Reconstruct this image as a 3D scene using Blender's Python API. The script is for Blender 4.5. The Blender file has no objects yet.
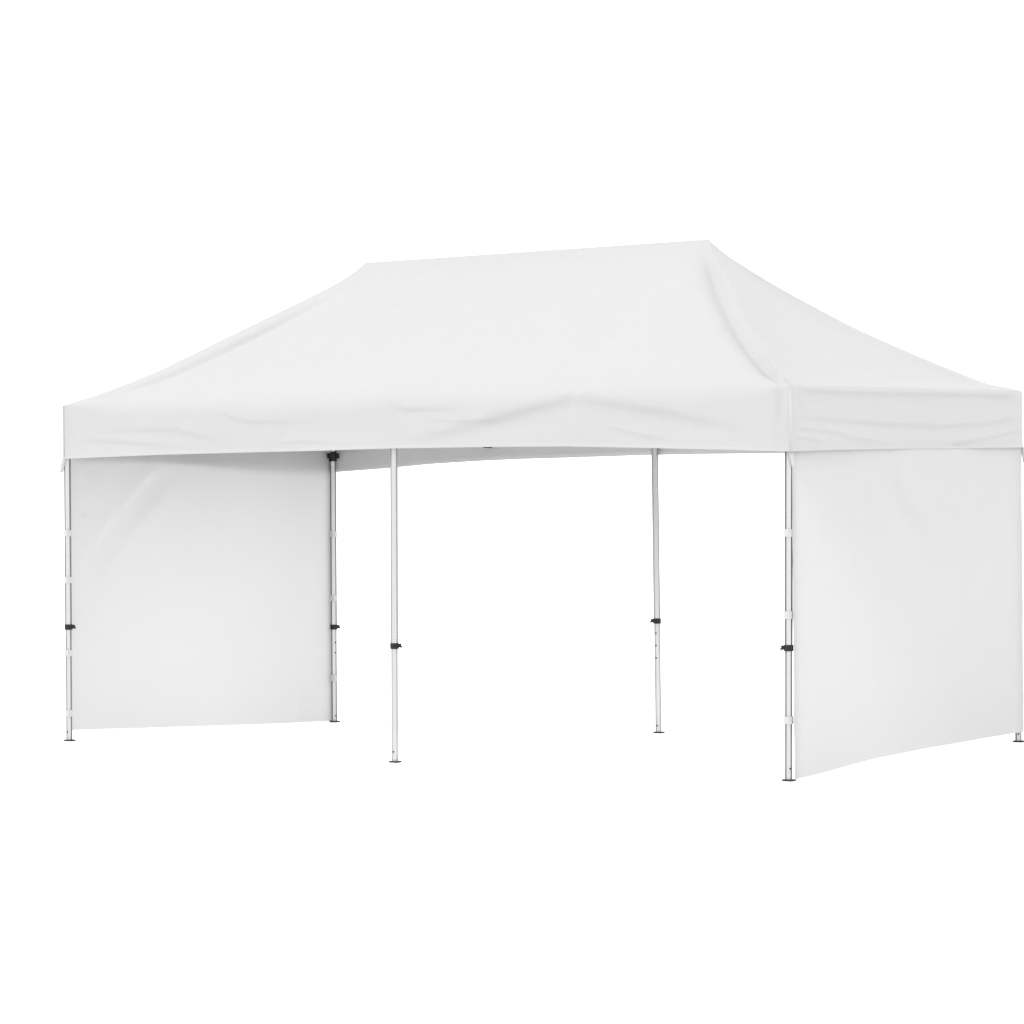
import bpy, math
import numpy as np
from mathutils import Vector, noise

sc = bpy.context.scene
col = sc.collection
V = Vector

# ------------------------------------------------------------------ materials
def new_mat(name):
    m = bpy.data.materials.new(name); m.use_nodes = True
    nt = m.node_tree; nt.nodes.clear()
    out = nt.nodes.new('ShaderNodeOutputMaterial')
    return m, nt, out

def fabric(name, refl, trans, bump=0.15):
    """woven white polyester: diffuse reflection plus some light let through"""
    m, nt, out = new_mat(name)
    N, Lk = nt.nodes.new, nt.links.new
    p = N('ShaderNodeBsdfPrincipled'); p.inputs['Base Color'].default_value = (*refl, 1)
    p.inputs['Roughness'].default_value = 0.75
    p.inputs['Specular IOR Level'].default_value = 0.25
    t = N('ShaderNodeBsdfTranslucent'); t.inputs['Color'].default_value = (*trans, 1)
    a = N('ShaderNodeAddShader')
    tc = N('ShaderNodeTexCoord')
    big = N('ShaderNodeTexNoise'); big.inputs['Scale'].default_value = 3.2
    big.inputs['Detail'].default_value = 3; big.inputs['Roughness'].default_value = 0.5
    fine = N('ShaderNodeTexNoise'); fine.inputs['Scale'].default_value = 260
    b1 = N('ShaderNodeBump'); b1.inputs['Strength'].default_value = bump; b1.inputs['Distance'].default_value = 0.05
    b2 = N('ShaderNodeBump'); b2.inputs['Strength'].default_value = 0.12; b2.inputs['Distance'].default_value = 0.002
    Lk(tc.outputs['Object'], big.inputs['Vector']); Lk(tc.outputs['Object'], fine.inputs['Vector'])
    Lk(big.outputs['Fac'], b1.inputs['Height']); Lk(fine.outputs['Fac'], b2.inputs['Height'])
    Lk(b1.outputs['Normal'], b2.inputs['Normal'])
    Lk(b2.outputs['Normal'], p.inputs['Normal']); Lk(b2.outputs['Normal'], t.inputs['Normal'])
    Lk(p.outputs[0], a.inputs[0]); Lk(t.outputs[0], a.inputs[1]); Lk(a.outputs[0], out.inputs[0])
    return m

def metal(name, c, rough, metallic):
    m, nt, out = new_mat(name)
    N, Lk = nt.nodes.new, nt.links.new
    p = N('ShaderNodeBsdfPrincipled'); p.inputs['Base Color'].default_value = (c, c, c*1.01, 1)
    p.inputs['Metallic'].default_value = metallic
    tc = N('ShaderNodeTexCoord'); mp = N('ShaderNodeMapping'); mp.inputs['Scale'].default_value = (300, 300, 3)
    nz = N('ShaderNodeTexNoise'); nz.inputs['Scale'].default_value = 1; nz.inputs['Detail'].default_value = 3
    mr = N('ShaderNodeMapRange'); mr.inputs['To Min'].default_value = rough-.06; mr.inputs['To Max'].default_value = rough+.08
    Lk(tc.outputs['Object'], mp.inputs[0]); Lk(mp.outputs[0], nz.inputs['Vector'])
    Lk(nz.outputs['Fac'], mr.inputs['Value']); Lk(mr.outputs[0], p.inputs['Roughness'])
    Lk(p.outputs[0], out.inputs[0])
    return m

def plain(name, c, rough=0.6):
    m, nt, out = new_mat(name)
    N, Lk = nt.nodes.new, nt.links.new
    p = N('ShaderNodeBsdfPrincipled'); p.inputs['Roughness'].default_value = rough
    p.inputs['Specular IOR Level'].default_value = .25
    nz = N('ShaderNodeTexNoise'); nz.inputs['Scale'].default_value = 60
    rp = N('ShaderNodeValToRGB')
    rp.color_ramp.elements[0].color = (*[x*.85 for x in c], 1); rp.color_ramp.elements[1].color = (*[x*1.15 for x in c], 1)
    Lk(nz.outputs['Fac'], rp.inputs[0]); Lk(rp.outputs[0], p.inputs['Base Color'])
    Lk(p.outputs[0], out.inputs[0])
    return m

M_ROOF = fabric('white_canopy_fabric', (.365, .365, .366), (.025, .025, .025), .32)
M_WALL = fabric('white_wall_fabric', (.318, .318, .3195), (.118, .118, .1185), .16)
M_STRAP = fabric('white_strap_webbing', (.41, .41, .412), (.03, .03, .03), 0)
M_ALU = metal('anodised_aluminium', .45, .38, .7)
M_GROOVE_SHADE = metal('groove_shade_aluminium', .36, .5, .3)  # leg aluminium darkened: shade painted into the flank channels
M_CHANNEL_SHADE = metal('channel_shade_aluminium', .21, .5, .3)  # same painted shade, deeper, for the corner legs
M_BLACK = plain('black_nylon', (.010, .010, .011), .55)
M_PLATE = plain('dark_steel_plate', (.025, .025, .026), .6)

m, nt, out = new_mat('white_studio_floor')
d = nt.nodes.new('ShaderNodeBsdfDiffuse'); nzg = nt.nodes.new('ShaderNodeTexNoise'); nzg.inputs['Scale'].default_value = 2
rg = nt.nodes.new('ShaderNodeValToRGB'); rg.color_ramp.elements[0].color = (.87, .87, .87, 1); rg.color_ramp.elements[1].color = (.9, .9, .9, 1)
nt.links.new(nzg.outputs['Fac'], rg.inputs[0]); nt.links.new(rg.outputs[0], d.inputs[0]); nt.links.new(d.outputs[0], out.inputs[0])
M_GROUND = m

# ------------------------------------------------------------------ mesh helpers
def mesh_obj(name, verts, faces, mat, parent=None, smooth=True, mats=None, fmat=None):
    me = bpy.data.meshes.new(name)
    me.from_pydata([tuple(map(float, v)) for v in verts], [], faces); me.update()
    for mm in (mats or [mat]): me.materials.append(mm)
    if fmat: me.polygons.foreach_set('material_index', fmat)
    me.polygons.foreach_set('use_smooth', [smooth]*len(me.polygons))
    o = bpy.data.objects.new(name, me); col.objects.link(o)
    if parent: o.parent = parent
    return o

def grid_faces(nu, nv, off=0, flip=False):
    f = []
    for j in range(nv-1):
        for i in range(nu-1):
            a = off+j*nu+i
            q = (a, a+1, a+nu+1, a+nu)
            f.append(q[::-1] if flip else q)
    return f

class MB:
    def __init__(s): s.v = []; s.f = []
    def prism(s, base, top, prof, up=None):
        """closed profile swept from base to top"""
        base, top = V(base), V(top); d = (top-base).normalized()
        ref = V(up) if up else (V((0, 0, 1)) if abs(d.z) < .9 else V((0, 1, 0)))
        x = ref.cross(d).normalized(); y = d.cross(x)
        if abs(d.z) > .999 and not up: x, y = V((1, 0, 0)), V((0, 1, 0))
        n = len(prof); o = len(s.v)
        for P in (base, top):
            for (a, b) in prof: s.v.append(P+x*a+y*b)
        for i in range(n):
            j = (i+1) % n; s.f.append((o+i, o+j, o+n+j, o+n+i))
        s.f.append(tuple(o+n+i for i in range(n))); s.f.append(tuple(o+n-1-i for i in range(n)))
    def box(s, c, sx, sy, sz, rot=0):
        c = V(c); ca, sa = math.cos(rot), math.sin(rot); o = len(s.v)
        for z in (-1, 1):
            for (a, b) in ((-1, -1), (1, -1), (1, 1), (-1, 1)):
                x, y = a*sx/2, b*sy/2
                s.v.append(c+V((x*ca-y*sa, x*sa+y*ca, z*sz/2)))
        s.f += [(o+3, o+2, o+1, o), (o+4, o+5, o+6, o+7)] + [(o+i, o+(i+1) % 4, o+4+(i+1) % 4, o+4+i) for i in range(4)]
    def tube(s, pts, r, n=8):
        pts = [V(p) for p in pts]; o = len(s.v)
        for k, p in enumerate(pts):
            d = (pts[min(k+1, len(pts)-1)]-pts[max(k-1, 0)]).normalized()
            ref = V((0, 0, 1)) if abs(d.z) < .9 else V((1, 0, 0))
            x = ref.cross(d).normalized(); y = d.cross(x)
            for i in range(n):
                a = 2*math.pi*i/n; s.v.append(p+x*r*math.cos(a)+y*r*math.sin(a))
        for k in range(len(pts)-1):
            for i in range(n):
                j = (i+1) % n
                s.f.append((o+k*n+i, o+k*n+j, o+(k+1)*n+j, o+(k+1)*n+i))
        s.f.append(tuple(o+n-1-i for i in range(n))); e = o+(len(pts)-1)*n; s.f.append(tuple(e+i for i in range(n)))
    def build(s, name, mat, parent=None, smooth=False, bevel=0):
        o = mesh_obj(name, s.v, s.f, mat, parent, smooth)
        if bevel:
            b = o.modifiers.new('bevel', 'BEVEL'); b.width = bevel; b.segments = 2; b.limit_method = 'ANGLE'
        return o

def lerp(a, b, t): return a+(b-a)*t
def sstep(a, b, x):
    t = min(1, max(0, (x-a)/(b-a))); return t*t*(3-2*t)

# ------------------------------------------------------------------ measured frame (metres)
EA, EB, EC, ED = V((-2.948, -.022, 2.382)), V((3.004, -.046, 2.353)), V((2.974, 3.020, 2.391)), V((-3.005, 3.045, 2.335))
RL, RR = V((-1.440, 1.503, 3.388)), V((1.452, 1.503, 3.402))
FOOT = dict(A=(-2.948, .006, .018), B=(2.944, -.005, -.011), C=(2.939, 2.992, .030), D=(-2.963, 2.990, -.026), M=(-.033, -.017, -.016), N=(.027, 3.019, -.011))
TOPX = dict(A=(-2.946, .010), B=(2.962, .005), C=(2.924, 2.976), D=(-2.957, 2.994), M=(-.040, .014), N=(.022, 3.006))
HEAD = dict(A=(-2.905, .030), B=(2.946, .014), C=(2.915, 2.965), D=(-2.957, 2.992), M=(-.040, .016), N=(.022, 2.998))   # bracket centres
LOCK = dict(A=.820, B=.786, C=.60, D=.712, M=.742, N=.801)
SLIDE = dict(A=2.13, B=2.12, C=2.13, D=2.036, M=2.13, N=2.135)
LEVER = dict(A=1, B=-1, C=-1, D=1, M=1, N=-1)
FB = np.array([[-2.948, 2.002], [-2.067, 2.017], [-1.435, 2.021], [-.566, 2.024], [.02, 2.028], [.745, 2.026], [1.367, 2.019], [1.967, 2.0], [2.441, 1.983], [3.004, 1.962]])
BB = np.array([[-3.005, 1.914], [-2.448, 1.941], [-2.061, 1.966], [-1.587, 1.983], [-1.179, 1.992], [-.721, 1.996], [-.1, 2.005], [.415, 2.005], [1.125, 2.001], [2.0, 2.004], [2.972, 2.011]])
SB_R = np.array([[-.046, 1.962], [.408, 1.974], [1.276, 1.987], [2.07, 1.997], [3.02, 2.010]])
SB_L = np.array([[-.010, 2.004], [1.0, 1.985], [2.0, 1.94], [3.045, 1.914]])

# ------------------------------------------------------------------ tent root
tent = bpy.data.objects.new('canopy_tent', None); col.objects.link(tent)
tent['label'] = 'white pop-up canopy tent on six aluminium legs with fabric walls at both short ends'
tent['category'] = 'tent'
tent.location = (0, 0, 0)

# ------------------------------------------------------------------ hips (poles sag into concave curves)
def hip_curve(E, R, tab):
    tab = np.array(tab)
    def f(v):
        p = E.lerp(R, v); p.z -= float(np.interp(v, tab[:, 0], tab[:, 1])); return p
    return f
tl = [(0, 0), (.06, .028), (.12, .045), (.207, .060), (.3, .076), (.4, .074), (.5, .069), (.61, .064), (.84, .058), (.93, .045), (.97, .026), (1, 0)]
tr = [(0, 0), (.03, .014), (.065, .036), (.11, .066), (.2, .084), (.28, .096), (.37, .108), (.52, .122), (.645, .112), (.79, .094), (.89, .066), (.96, .040), (1, 0)]
tb = [(0, 0), (.05, .010), (.15, .022), (.35, .030), (.6, .030), (.85, .030), (.95, .025), (1, 0)]
def smooth_tab(t):
    t = np.array(t); xs = np.linspace(0, 1, 81); ys = np.interp(xs, t[:, 0], t[:, 1])
    y2 = ys.copy()
    for _ in range(6): y2[1:-1] = .25*y2[:-2]+.5*y2[1:-1]+.25*y2[2:]
    return list(zip(xs, y2))
hipA, hipB = hip_curve(EA, RL, smooth_tab(tl)), hip_curve(EB, RR, smooth_tab(tb))
hipC, hipD = hip_curve(EC, RR, smooth_tab(tr)), hip_curve(ED, RL, smooth_tab(tl))

# ------------------------------------------------------------------ wrinkles: drag lines of the cloth
def seg_dist(px, py, pl):
    """signed distance (positive above) to a polyline, and position along it 0..1"""
    best = None; n = len(pl)-1
    for k in range(n):
        ax, ay = pl[k]; bx, by = pl[k+1]; dx, dy = bx-ax, by-ay; L2 = dx*dx+dy*dy
        t = ((px-ax)*dx+(py-ay)*dy)/L2; tc = min(1, max(0, t))
        qx, qy = ax+dx*tc, ay+dy*tc; d = math.hypot(px-qx, py-qy)
        s = 1 if (dx*(py-ay)-dy*(px-ax))*(1 if dx >= 0 else -1) >= 0 else -1
        if best is None or d < best[0]: best = (d, s, (k+tc)/n)
    return best[0]*best[1], best[2]
def fold(px, py, pl, amp, w, reach, fi=.12, fo=.35):
    """cloth stands out above the line and falls in below it"""
    d, s = seg_dist(px, py, pl)
    if abs(d) > reach*2.6: return 0
    e = sstep(0, fi, s+.02)*sstep(0, fo, 1-s+.02)
    return amp*e*math.tanh(d/w)*math.exp(-(d/reach)**2)
FRONT = [  # (x, z) on the front of the canopy
    ([(1.44, 2.325), (1.139, 2.268), (.826, 2.199), (.346, 2.110), (-.1, 2.06)], .018, .034, .12, .08, .5),
    ([(1.42, 2.325), (1.672, 2.287), (1.896, 2.250), (2.102, 2.215), (2.478, 2.140), (2.80, 2.075)], .019, .034, .12, .08, .4),
    ([(1.60, 2.150), (1.80, 2.105), (1.968, 2.068), (2.26, 2.024)], .007, .015, .05, .3, .4),
    ([(-2.75, 2.20), (-2.2, 2.19), (-1.9, 2.185), (-1.6, 2.12), (-1.4, 2.08)], .008, .022, .07, .4, .4),
    ([(-1.50, 2.31), (-1.42, 2.26), (-1.25, 2.225), (-.9, 2.22), (-.5, 2.215)], .007, .016, .05, .15, .5),
    ([(-2.82, 2.13), (-2.5, 2.115), (-2.1, 2.09), (-1.7, 2.05)], .007, .018, .05, .3, .5),
    ([(-.03, 2.35), (.03, 2.30), (.10, 2.275), (.4, 2.275), (.7, 2.26)], .008, .012, .04, .1, .5),
    ([(.25, 2.22), (.5, 2.19), (.9, 2.19)], .005, .014, .04, .3, .3),
    ([(-1.1, 2.07), (-.8, 2.085), (-.4, 2.07)], .004, .012, .03, .4, .4),
]
SIDE = [  # (y, z) on the right-hand side
    ([(.05, 2.330), (.8, 2.325), (1.6, 2.335), (2.3, 2.345), (2.95, 2.345)], .016, .020, .075, .08, .1),
    ([(.04, 2.165), (.7, 2.150), (1.3, 2.135), (1.9, 2.135), (2.5, 2.160), (2.96, 2.21)], .012, .018, .06, .1, .1),
    ([(.04, 2.10), (.4, 2.085), (.75, 2.045), (1.2, 2.02)], .010, .014, .045, .05, .3),
    ([(3.0, 2.125), (2.65, 2.085), (2.3, 2.045), (1.9, 2.03)], .010, .014, .045, .05, .3),
    ([(.04, 2.045), (.22, 2.035), (.38, 2.015)], .008, .010, .03, .02, .4),
]
def front_disp(x, z):
    h = sum(fold(x, z, *a) for a in FRONT)
    h += .006*noise.noise(V((x*1.1, z*3.5, 4.2)))
    edge = sstep(0, .10, x+2.945)*sstep(0, .06, 2.998-x)
    # the cloth is pinched in just beside the near corner post
    h -= .012*math.exp(-((2.94-x)/.035)**2)*sstep(2.08, 2.2, z)
    return h*edge+.016*math.exp(-((x+.03)/.5)**2)
def side_disp(y, z):
    h = .75*sum(fold(y, z, *a) for a in SIDE)+.005*noise.noise(V((y*1.2, z*5, 9.1)))
    h -= .008*math.exp(-((y-.05)/.03)**2)*sstep(2.15, 2.25, z)
    return h*sstep(0, .05, y)*sstep(0, .05, 3.01-y)

# ------------------------------------------------------------------ roof faces
NU, NVR, NVB = 200, 90, 12
VV = [(k/NVR)**1.0 for k in range(NVR+1)]
def face_grid(E0, E1, h0, h1, outn, nu, rfun, disp, roofdisp):
    """rows of points from the ridge down to just below the eave; columns along the eave"""
    top, bez = [], []
    rows = []
    outn = V(outn)
    for j in range(NVR, 0, -1):
        v = VV[j]
        row = []
        for i in range(nu+1):
            u = i/nu
            row.append(h0(v).lerp(h1(v), u))
        rows.append(row)
    grid = []
    ncols = nu+1
    res = [[None]*ncols for _ in range(NVR+NVB)]
    for i in range(ncols):
        u = i/nu
        E = E0.lerp(E1, u); r = rfun(u)
        # slope near the eave
        p1 = h0(.08).lerp(h1(.08), u); T = (p1-E).normalized()
        S = E+T*r
        # roof rows from ridge to S, blending to hit S
        for k in range(NVR):
            v = 1-k/(NVR-1)                       # 1 at the ridge .. 0 at S
            P = h0(v).lerp(h1(v), u)
            w = (1-v)**8
            P = P+(S-E)*w
            n = ((h1(max(v, .02))-h0(max(v, .02))).cross(h0(min(1, v+.02))-h0(max(0, v-.02))))
            n = n.normalized() if n.length > 1e-9 else V((0, 0, 1))
            if n.z < 0: n = -n
            P = P+n*roofdisp(u, v, P)
            res[k][i] = P
        Bz = E+V((0, 0, -r))
        for k in range(NVB):
            t = (k+1)/NVB
            P = S*(1-t)**2+E*2*t*(1-t)+Bz*t*t
            res[NVR+k][i] = P
        for k in range(NVR+NVB):
            P = res[k][i]
            c = P.x if abs(outn.y) > .5 else P.y
            fade = sstep(E.z+.10, E.z-.02, P.z)
            if fade > 0: res[k][i] = P+outn*disp(c, P.z)*fade
    return res, [E0.lerp(E1, i/nu)+V((0, 0, -rfun(i/nu))) for i in range(ncols)]

def rf_front(u): return .014+.085*sstep(0, .10, u)*sstep(0, .07, 1-u)
def rf_side(u): return .014+.010*sstep(0, .1, u)*sstep(0, .1, 1-u)

def rd_front(u, v, P):
    # sag between hips, a valley beside the near hip and a softer one beside the far hip, loose drapes
    h = -.05*math.sin(math.pi*v)*math.sin(math.pi*u)**.7*(1-.3*v)
    hb = hipB(v).x-P.x                                   # metres left of the near hip
    wv = .135*math.sin(math.pi*min(1, max(0, v*.93+.05)))**.8+.012
    dd = hb-wv; dep = .056*sstep(-.02, .13, v)*sstep(1.0, .80, v)
    g_ = math.exp(-(math.sqrt(dd*dd+.0003)/.064)**1.2) if dd >= 0 else max(0, 1-math.sqrt(dd*dd+.0003)/max(wv, .02))
    h -= dep*g_
    ha = P.x-hipA(v).x
    h -= .026*math.exp(-((ha-.22)/.06)**2)*sstep(.05, .25, v)*sstep(.95, .5, v)
    h += .012*noise.noise(V((P.x*.9, v*2.2, 1.3)))*math.sin(math.pi*v)
    # tension line falling from the right peak to the middle of the eave
    d, s = seg_dist(P.x, v, [(1.35, .92), (1.15, .55), (1.40, .05)])
    h -= .010*math.exp(-(d/.18)**2)*math.sin(math.pi*v)
    edge = sstep(0, .06, u)*sstep(0, .006, 1-u)
    return h*edge*sstep(0, .05, 1-v)
def rd_side(u, v, P):
    h = -.03*math.sin(math.pi*v)*math.sin(math.pi*u)+.008*noise.noise(V((P.y*1.1, v*2, 7.7)))*math.sin(math.pi*v)
    d, s = seg_dist(P.y, v, [(1.7, .75), (2.1, .35), (2.5, .12)])
    h -= .010*math.exp(-(d/.14)**2)
    return h*sstep(0, .08, u)*sstep(0, .08, 1-u)*sstep(0, .05, 1-v)

faces_def = [
    ('front', EA, EB, hipA, hipB, (0, -1, 0), 360, rf_front, front_disp, rd_front, FB),
    ('right', EB, EC, hipB, hipC, (1, 0, 0), 160, rf_side, side_disp, rd_side, SB_R),
    ('back', EC, ED, hipC, hipD, (0, 1, 0), 120, rf_side, lambda a, b: 0, lambda u, v, P: -.03*math.sin(math.pi*v)*math.sin(math.pi*u), BB),
    ('left', ED, EA, hipD, hipA, (-1, 0, 0), 80, rf_side, lambda a, b: .026*sstep(-.02, .2, a)*sstep(3.04, 2.2, a), lambda u, v, P: -.03*math.sin(math.pi*v)*math.sin(math.pi*u), SB_L),
]
rv, rfc = [], []
val = {}
for (nm, E0, E1, h0, h1, on, nu, rf, dp, rd, bot) in faces_def:
    res, bl = face_grid(E0, E1, h0, h1, on, nu, rf, dp, rd)
    off = len(rv); nrow = len(res)
    for row in res: rv += row
    rfc += grid_faces(nu+1, nrow, off, flip=True)
    val[nm] = (bl, V(on), nu, rf, dp, bot)
canopy = mesh_obj('canopy', rv, rfc, M_ROOF, tent)
import bmesh
bm = bmesh.new(); bm.from_mesh(canopy.data)
bmesh.ops.remove_doubles(bm, verts=bm.verts, dist=.0008)
bmesh.ops.recalc_face_normals(bm, faces=bm.faces)
bm.to_mesh(canopy.data); bm.free()

# ------------------------------------------------------------------ valances (hang from the eaves)
for nm, (bl, on, nu, rf, dp, bot) in val.items():
    vs = []; nr = 46
    for j in range(nr+1):
        t = j/nr
        for i, B in enumerate(bl):
            c = B.x if abs(on.y) > .5 else B.y
            zb = float(np.interp(c, bot[:, 0], bot[:, 1]))
            z = lerp(B.z, zb, t)
            hh = dp(c, z)
            e = sstep(0, .03, i/nu)*sstep(0, .03, 1-i/nu)
            drape = .012*t*t*math.sin(c*2.3+1)*e                 # lower edge wanders a little
            hem = .005*sstep(.022, .006, z-zb)                   # doubled hem catches light
            vs.append(V((B.x, B.y, z))+on*(hh+drape+hem))
    mesh_obj('valance', vs, grid_faces(nu+1, nr+1, flip=True), M_ROOF, canopy)

# sewn piping down the four corners
for E, h, bot in ((EA, hipA, FB[0, 1]), (EB, hipB, FB[-1, 1])):
    mb = MB(); o_ = V((math.copysign(.002, E.x), -.002 if E.y < 1 else .002, 0))
    mb.tube([E+o_+V((0, 0, -.004)), E+o_+V((0, 0, -.15)), V((E.x+o_.x, E.y+o_.y, bot))], .0075 if E is EB else .004, 8)
    mb.build('corner_piping', M_STRAP, canopy, True)

# ------------------------------------------------------------------ legs
VIEWROT = math.radians(-90+35)
def hexprof(w):
    """hexagonal extrusion: plain front and back flats, a wide channel let into each of the four flanks"""
    R_ = w/math.sqrt(3); pts = []; fm = []
    for k in range(6):
        a0 = VIEWROT+math.radians(-30+60*k); a1 = a0+math.radians(60); am = (a0+a1)/2
        p0 = V((math.cos(a0), math.sin(a0)))*R_; p1 = V((math.cos(a1), math.sin(a1)))*R_
        n = V((math.cos(am), math.sin(am)))
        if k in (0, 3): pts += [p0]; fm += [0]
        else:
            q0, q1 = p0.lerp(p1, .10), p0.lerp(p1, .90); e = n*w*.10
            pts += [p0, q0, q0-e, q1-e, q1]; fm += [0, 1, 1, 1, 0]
    return [(p.x, p.y) for p in pts], fm

def tube_grooved(name, base, top, w, parent=None, chan=None):
    prof, fm = hexprof(w); n = len(prof); vs = []; fs = []
    for P in (V(base), V(top)):
        for a, b in prof: vs.append(P+V((a, b, 0)))
    for i in range(n):
        j = (i+1) % n; fs.append((i, j, n+j, n+i))
    fs.append(tuple(range(n, 2*n))); fs.append(tuple(range(n-1, -1, -1))); fm = fm+[0, 0]
    return mesh_obj(name, vs, fs, None, parent, False, mats=[M_ALU, chan or M_GROOVE_SHADE], fmat=fm)

def make_leg(k):
    F = V(FOOT[k]); T = V((*TOPX[k], 2.30)); zl = LOCK[k]
    if k in 'MN': T.z = 2.28
    def ax(z): return F.lerp(T, (z-F.z)/(T.z-F.z))
    ch = M_GROOVE_SHADE if k in 'MN' else M_CHANNEL_SHADE            # corner posts get the deeper painted flank shade
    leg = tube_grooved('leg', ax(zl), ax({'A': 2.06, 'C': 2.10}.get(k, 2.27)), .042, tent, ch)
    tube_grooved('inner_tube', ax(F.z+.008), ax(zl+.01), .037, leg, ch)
    # foot plate, with upstand
    mb = MB(); mb.box(F+V((.005, -.003, .0055)), .068, .054, .010, 0); mb.build('foot_plate', M_PLATE, leg, bevel=.002)
    # height lock: collar, lever, button
    c = ax(zl); mb = MB()
    oc = [(math.cos(math.radians(22.5+45*i))*.030, math.sin(math.radians(22.5+45*i))*.030) for i in range(8)]
    mb.prism(c+V((0, 0, -.019)), c+V((0, 0, .019)), oc)
    hx = V((math.cos(math.radians(35)), math.sin(math.radians(35)), 0))*LEVER[k]
    lv = c+hx*.038
    mb.box(lv-hx*.004+V((0, 0, .003)), .022, .024, .026, math.radians(35))
    mb.box(lv+hx*.006+V((0, 0, -.006)), .014, .014, .012, math.radians(35))
    mb.build('height_lock', M_BLACK, leg, bevel=.003)
    # slider and top brackets that carry the trusses
    for nm, z, hh in (('slider_bracket', SLIDE[k], .075 if k == 'D' else .062), ('top_bracket', 2.285, .05)):
        c = V((*HEAD[k], z)); mb = MB(); mb.prism(c+V((0, 0, -hh/2)), c+V((0, 0, hh/2)), [(a*1.06, b*1.06) for a, b in oc])
        sx = -1 if F.x > .5 else 1; sy = -1 if F.y > 1.5 else 1
        ears = [(0, sy)]+([(sx, 0)] if k not in 'MN' else [(1, 0), (-1, 0)])
        for ex, ey in ears:
            mb.box(c+V((ex*.040, ey*.040, .004)), .030 if ex else .028, .028 if ex else .030, hh*.55)
        mb.build(nm, M_BLACK, leg, bevel=.003)
    # pin holes in the inner tube
    hz = dict(A=[.065], B=[.075], C=[.055], D=[.62, .54, .05], M=[.07], N=[.725, .635, .545, .055])[k]
    off = dict(A=-.012, B=.010, C=-.002, D=.012, M=-.008, N=-.010)[k]
    cd = V((math.cos(VIEWROT), math.sin(VIEWROT), 0)); sd = V((-cd.y, cd.x, 0))
    for z in hz:
        c = ax(F.z+z)+cd*.0195+sd*off; mb = MB()
        mb.prism(c, c+cd*.0012, [(math.cos(2*math.pi*i/12)*.006, math.sin(2*math.pi*i/12)*.006) for i in range(12)], up=(0, 0, 1))
        mb.build('pin_hole', M_BLACK, leg)
    return leg
for k in 'ABCDMN': make_leg(k)

# ------------------------------------------------------------------ scissor trusses between the leg heads
def truss(a, b, units, za, zb):
    A = V((*HEAD[a], 0)); B = V((*HEAD[b], 0)); d = (B-A).normalized(); A = A+d*.045; B = B-d*.045
    side = V((-d.y, d.x, 0)); mb = MB(); js = []; zt = 2.27
    for k in range(units):
        P, Q = A.lerp(B, k/units), A.lerp(B, (k+1)/units)
        lo0 = za if k == 0 else 2.126; lo1 = zb if k == units-1 else 2.126
        if k % 2 == 0 and k: lo0 = 2.126
        pr = [(-.007, -.012), (.007, -.012), (.007, .012), (-.007, .012)]
        mb.prism(P+V((0, 0, lo0))+side*.008, Q+V((0, 0, zt))+side*.008, pr)
        mb.prism(P+V((0, 0, zt))-side*.008, Q+V((0, 0, lo1))-side*.008, pr)
        js.append(((P+Q)/2+V((0, 0, (lo0+lo1)/4+zt/2)), .03, .03, .02))
        if k < units-1:
            js.append((Q+V((0, 0, 2.094)), .06, .036, .030))
            js.append((Q+V((0, 0, zt)), .05, .034, .028))
    t = mb.build('truss', M_ALU, tent)
    for q in js:
        j = MB(); j.box(*q, math.atan2(d.y, d.x)); j.build('truss_joint', M_BLACK, t, bevel=.003)
truss('A', 'M', 2, SLIDE['A'], SLIDE['M']); truss('M', 'B', 2, SLIDE['M'], SLIDE['B'])
truss('D', 'N', 2, SLIDE['D']+.04, SLIDE['N']); truss('N', 'C', 2, SLIDE['N'], SLIDE['C'])
truss('A', 'D', 2, SLIDE['A'], SLIDE['D']+.04); truss('B', 'C', 2, SLIDE['B'], SLIDE['C']); truss('M', 'N', 2, SLIDE['M'], SLIDE['N'])

# ------------------------------------------------------------------ side walls
def side_wall(x, sgn, y0, y1, bot, ztop, creases, straps, tabs):
    bot = np.array(bot); nu, nv = 130, 130; vs = []
    for j in range(nv+1):
        t = j/nv
        for i in range(nu+1):
            s = i/nu; y = lerp(y0, y1, s)
            zb = float(np.interp(y, bot[:, 0], bot[:, 1])); z = lerp(ztop(y), zb, t)
            h = (.010 if sgn < 0 else .005)*noise.noise(V((y*.8, z*.7, 3.3*sgn)))+.004*noise.noise(V((y*2.4, z*2.0, 8+sgn)))
            for c in creases: h += fold(y, z, *c)
            e = sstep(0, .12, s)*sstep(0, .12, 1-s)
            # edges pull in a touch between the straps
            yy = y
            for side, yy0 in ((0, y0), (1, y1)):
                w = math.exp(-((y-yy0)/.05)**2)
                zs = straps[side]
                dmin = min([abs(z-q) for q in zs]+[abs(z-1.98)])
                yy += (1 if side == 0 else -1)*.005*w*min(1, dmin/.18)
            vs.append(V((lerp(x[0], x[1], s)+sgn*h*(.25+.75*e), yy, z)))
    return mesh_obj('side_wall', vs, grid_faces(nu+1, nv+1, flip=sgn > 0), M_WALL, tent)

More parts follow.
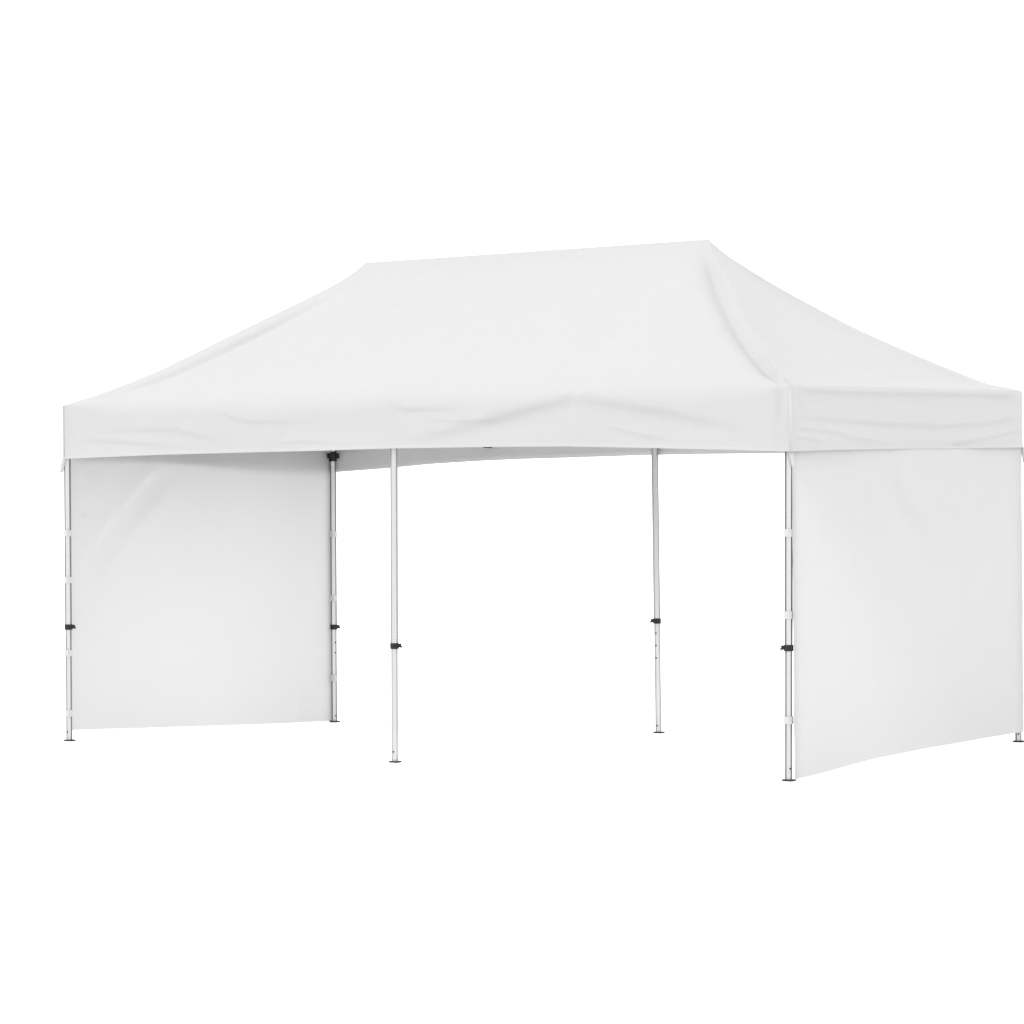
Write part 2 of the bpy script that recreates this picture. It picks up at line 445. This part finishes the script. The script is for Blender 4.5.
def strap(wall, k, z, sx, w=.046):
    F = V(FOOT[k]); T = V((*TOPX[k], 2.30)); c = F.lerp(T, (z-F.z)/(T.z-F.z)); r = .0262; n = 16
    vs = []
    for dz in (-w/2, w/2):
        for rr in (r, r-.002):
            for i in range(n):
                a = 2*math.pi*(i+.5)/n; q = 1/max(abs(math.cos(a)), abs(math.sin(a)))**.55
                vs.append(c+V((math.cos(a)*rr*q, math.sin(a)*rr*q, dz)))
    fs = []
    for i in range(n):
        j = (i+1) % n
        fs += [(i, j, 2*n+j, 2*n+i), (n+j, n+i, 3*n+i, 3*n+j), (2*n+i, 2*n+j, 3*n+j, 3*n+i), (j, i, n+i, n+j)]
    return mesh_obj('strap', vs, fs, M_STRAP, wall, False)

def tab(wall, P, out, h):
    """short corner flap of webbing that stands away from the leg at the head of the wall"""
    P = V(P); n = 8; vs = []; d = V((.81, .585, 0))
    for i in range(n+1):
        t = i/n; o = d*out*t**.8; w = .030*(1-.15*t)
        for q in (d*w/2, d*-w/2): vs.append(P+o+q+V((0, 0, -h*t)))
    o = mesh_obj('corner_tab', vs, [(2*i, 2*i+1, 2*i+3, 2*i+2) for i in range(n)], M_STRAP, wall)
    s = o.modifiers.new('thick', 'SOLIDIFY'); s.thickness = .003
    return o

zt_l = lambda y: float(np.interp(y, SB_L[:, 0], SB_L[:, 1]))+.22
zt_r = lambda y: float(np.interp(y, SB_R[:, 0], SB_R[:, 1]))+.05
wl = side_wall((-2.968, -2.990), -1, .020, 3.014, [(0, .092), (.067, .091), (1.166, .045), (2.364, -.001), (3, -.018)], zt_l,
     [([(.12, 1.20), (.45, 1.52), (1.05, 1.97)], -.013, .030, .10, .35, .2), ([(.22, 1.05), (.60, 1.44), (1.25, 1.92)], .009, .035, .12, .35, .3), ([(.5, .55), (1.1, .62), (1.7, .60)], .005, .04, .10, .4, .4),
      ([(3.05, .34), (2.75, .12), (2.5, .03)], .018, .035, .12, .05, .3), ([(.12, 1.95), (.16, 1.6), (.14, 1.2)], .006, .03, .07, .2, .3)],
     ([1.481, 1.151, .637, .215], [1.434, .937, .316]), None)
for z in (1.481, 1.151, .637, .215): strap(wl, 'A', z, -1)
for z in (1.434, .937, .316): strap(wl, 'D', z, -1)
wr = side_wall((2.984, 2.970), 1, -.006, 3.014, [(.034, .001), (.304, .012), (.65, .038), (1.027, .058), (1.673, .078), (2.548, .093), (3.02, .100)], zt_r,
     [([(1.15, 1.95), (1.38, 1.65), (1.75, 1.40)], .008, .06, .16, .35, .4), ([(.05, 1.9), (.6, 1.93), (1.2, 1.97)], .005, .05, .1, .3, .3)],
     ([1.475, .984, .354], [1.45, .95, .33]), None)
for z in (1.475, .984, .354): strap(wr, 'B', z, 1)
for z in (1.45, .95, .33): strap(wr, 'C', z, 1)
tab(wl, (-2.940, -.026, 2.012), -.022, .105)
tab(wr, (2.990, -.030, 1.968), .022, .100)
tab(wr, (2.980, 3.012, 2.012), .012, .100)

# ------------------------------------------------------------------ ground: white floor, settling by a centimetre or two under the feet
pts = [V(p) for p in FOOT.values()]
def gz(x, y):
    num = den = 0
    for p in pts:
        d2 = (x-p.x)**2+(y-p.y)**2
        w = 1/(d2+.01)**2; num += w*p.z; den += w
    den += 1/16
    return num/den
xs = sorted(set(list(np.linspace(-6, 6, 81))+[-150, -60, -25, -12, 12, 25, 60, 150])); ys = sorted(set(list(np.linspace(-4, 7, 75))+[-150, -60, -25, -12, 14, 25, 60, 150]))
gv = [V((x, y, gz(x, y)-.001)) for y in ys for x in xs]
g = mesh_obj('ground', gv, grid_faces(len(xs), len(ys)), M_GROUND)
g['kind'] = 'structure'

# ------------------------------------------------------------------ light: even white surround, one soft key from the upper left
w = bpy.data.worlds.new('World'); sc.world = w; w.use_nodes = True
bg = w.node_tree.nodes['Background']; bg.inputs['Color'].default_value = (1, 1, 1, 1); bg.inputs['Strength'].default_value = 1.74
s = bpy.data.lights.new('key', 'SUN'); s.energy = 1.5; s.angle = math.radians(25); s.color = (1, 1, 1)
so = bpy.data.objects.new('key', s); col.objects.link(so)
so.rotation_euler = V((.60, .50, -.56)).to_track_quat('-Z', 'Y').to_euler()
so.location = (-8, -5, 12)

f = bpy.data.lights.new('fill', 'SUN'); f.energy = .78; f.angle = math.radians(80)
fo = bpy.data.objects.new('fill', f); col.objects.link(fo); fo.location = (9, -2, 10)
fo.rotation_euler = V((-.8, -.42, -.55)).to_track_quat('-Z', 'Y').to_euler()
a = bpy.data.lights.new('floor_fill', 'AREA'); a.shape = 'RECTANGLE'; a.size = 5.0; a.size_y = 2.3; a.energy = 88; a.spread = math.radians(96)
ao = bpy.data.objects.new('floor_fill', a); col.objects.link(ao); ao.location = (-.20, 1.33, 2.30)      # added lamp, unseen under the roof, to whiten the floor below

# ------------------------------------------------------------------ camera
cam = bpy.data.cameras.new('camera'); co = bpy.data.objects.new('camera', cam); col.objects.link(co)
co.location = (13.244, -17.0794, 1.6886)
yaw, pit, roll = -.62530, -.0037, -.0086
fw = V((math.sin(yaw)*math.cos(pit), math.cos(yaw)*math.cos(pit), math.sin(pit)))
rt = V((math.cos(yaw), -math.sin(yaw), 0)); up = rt.cross(fw)
r2 = rt*math.cos(roll)+up*math.sin(roll); u2 = up*math.cos(roll)-rt*math.sin(roll)
from mathutils import Matrix
co.rotation_euler = Matrix((r2, u2, -fw)).transposed().to_euler()
cam.sensor_width = 36; cam.lens = 3316.94/1024*36; cam.clip_end = 1000
sc.camera = co

sc.view_settings.view_transform = 'Standard'; sc.view_settings.look = 'None'
sc.view_settings.exposure = 0; sc.view_settings.gamma = 1
sc.cycles.max_bounces = 12; sc.cycles.diffuse_bounces = 8; sc.cycles.transmission_bounces = 8
sc.cycles.use_denoising = True
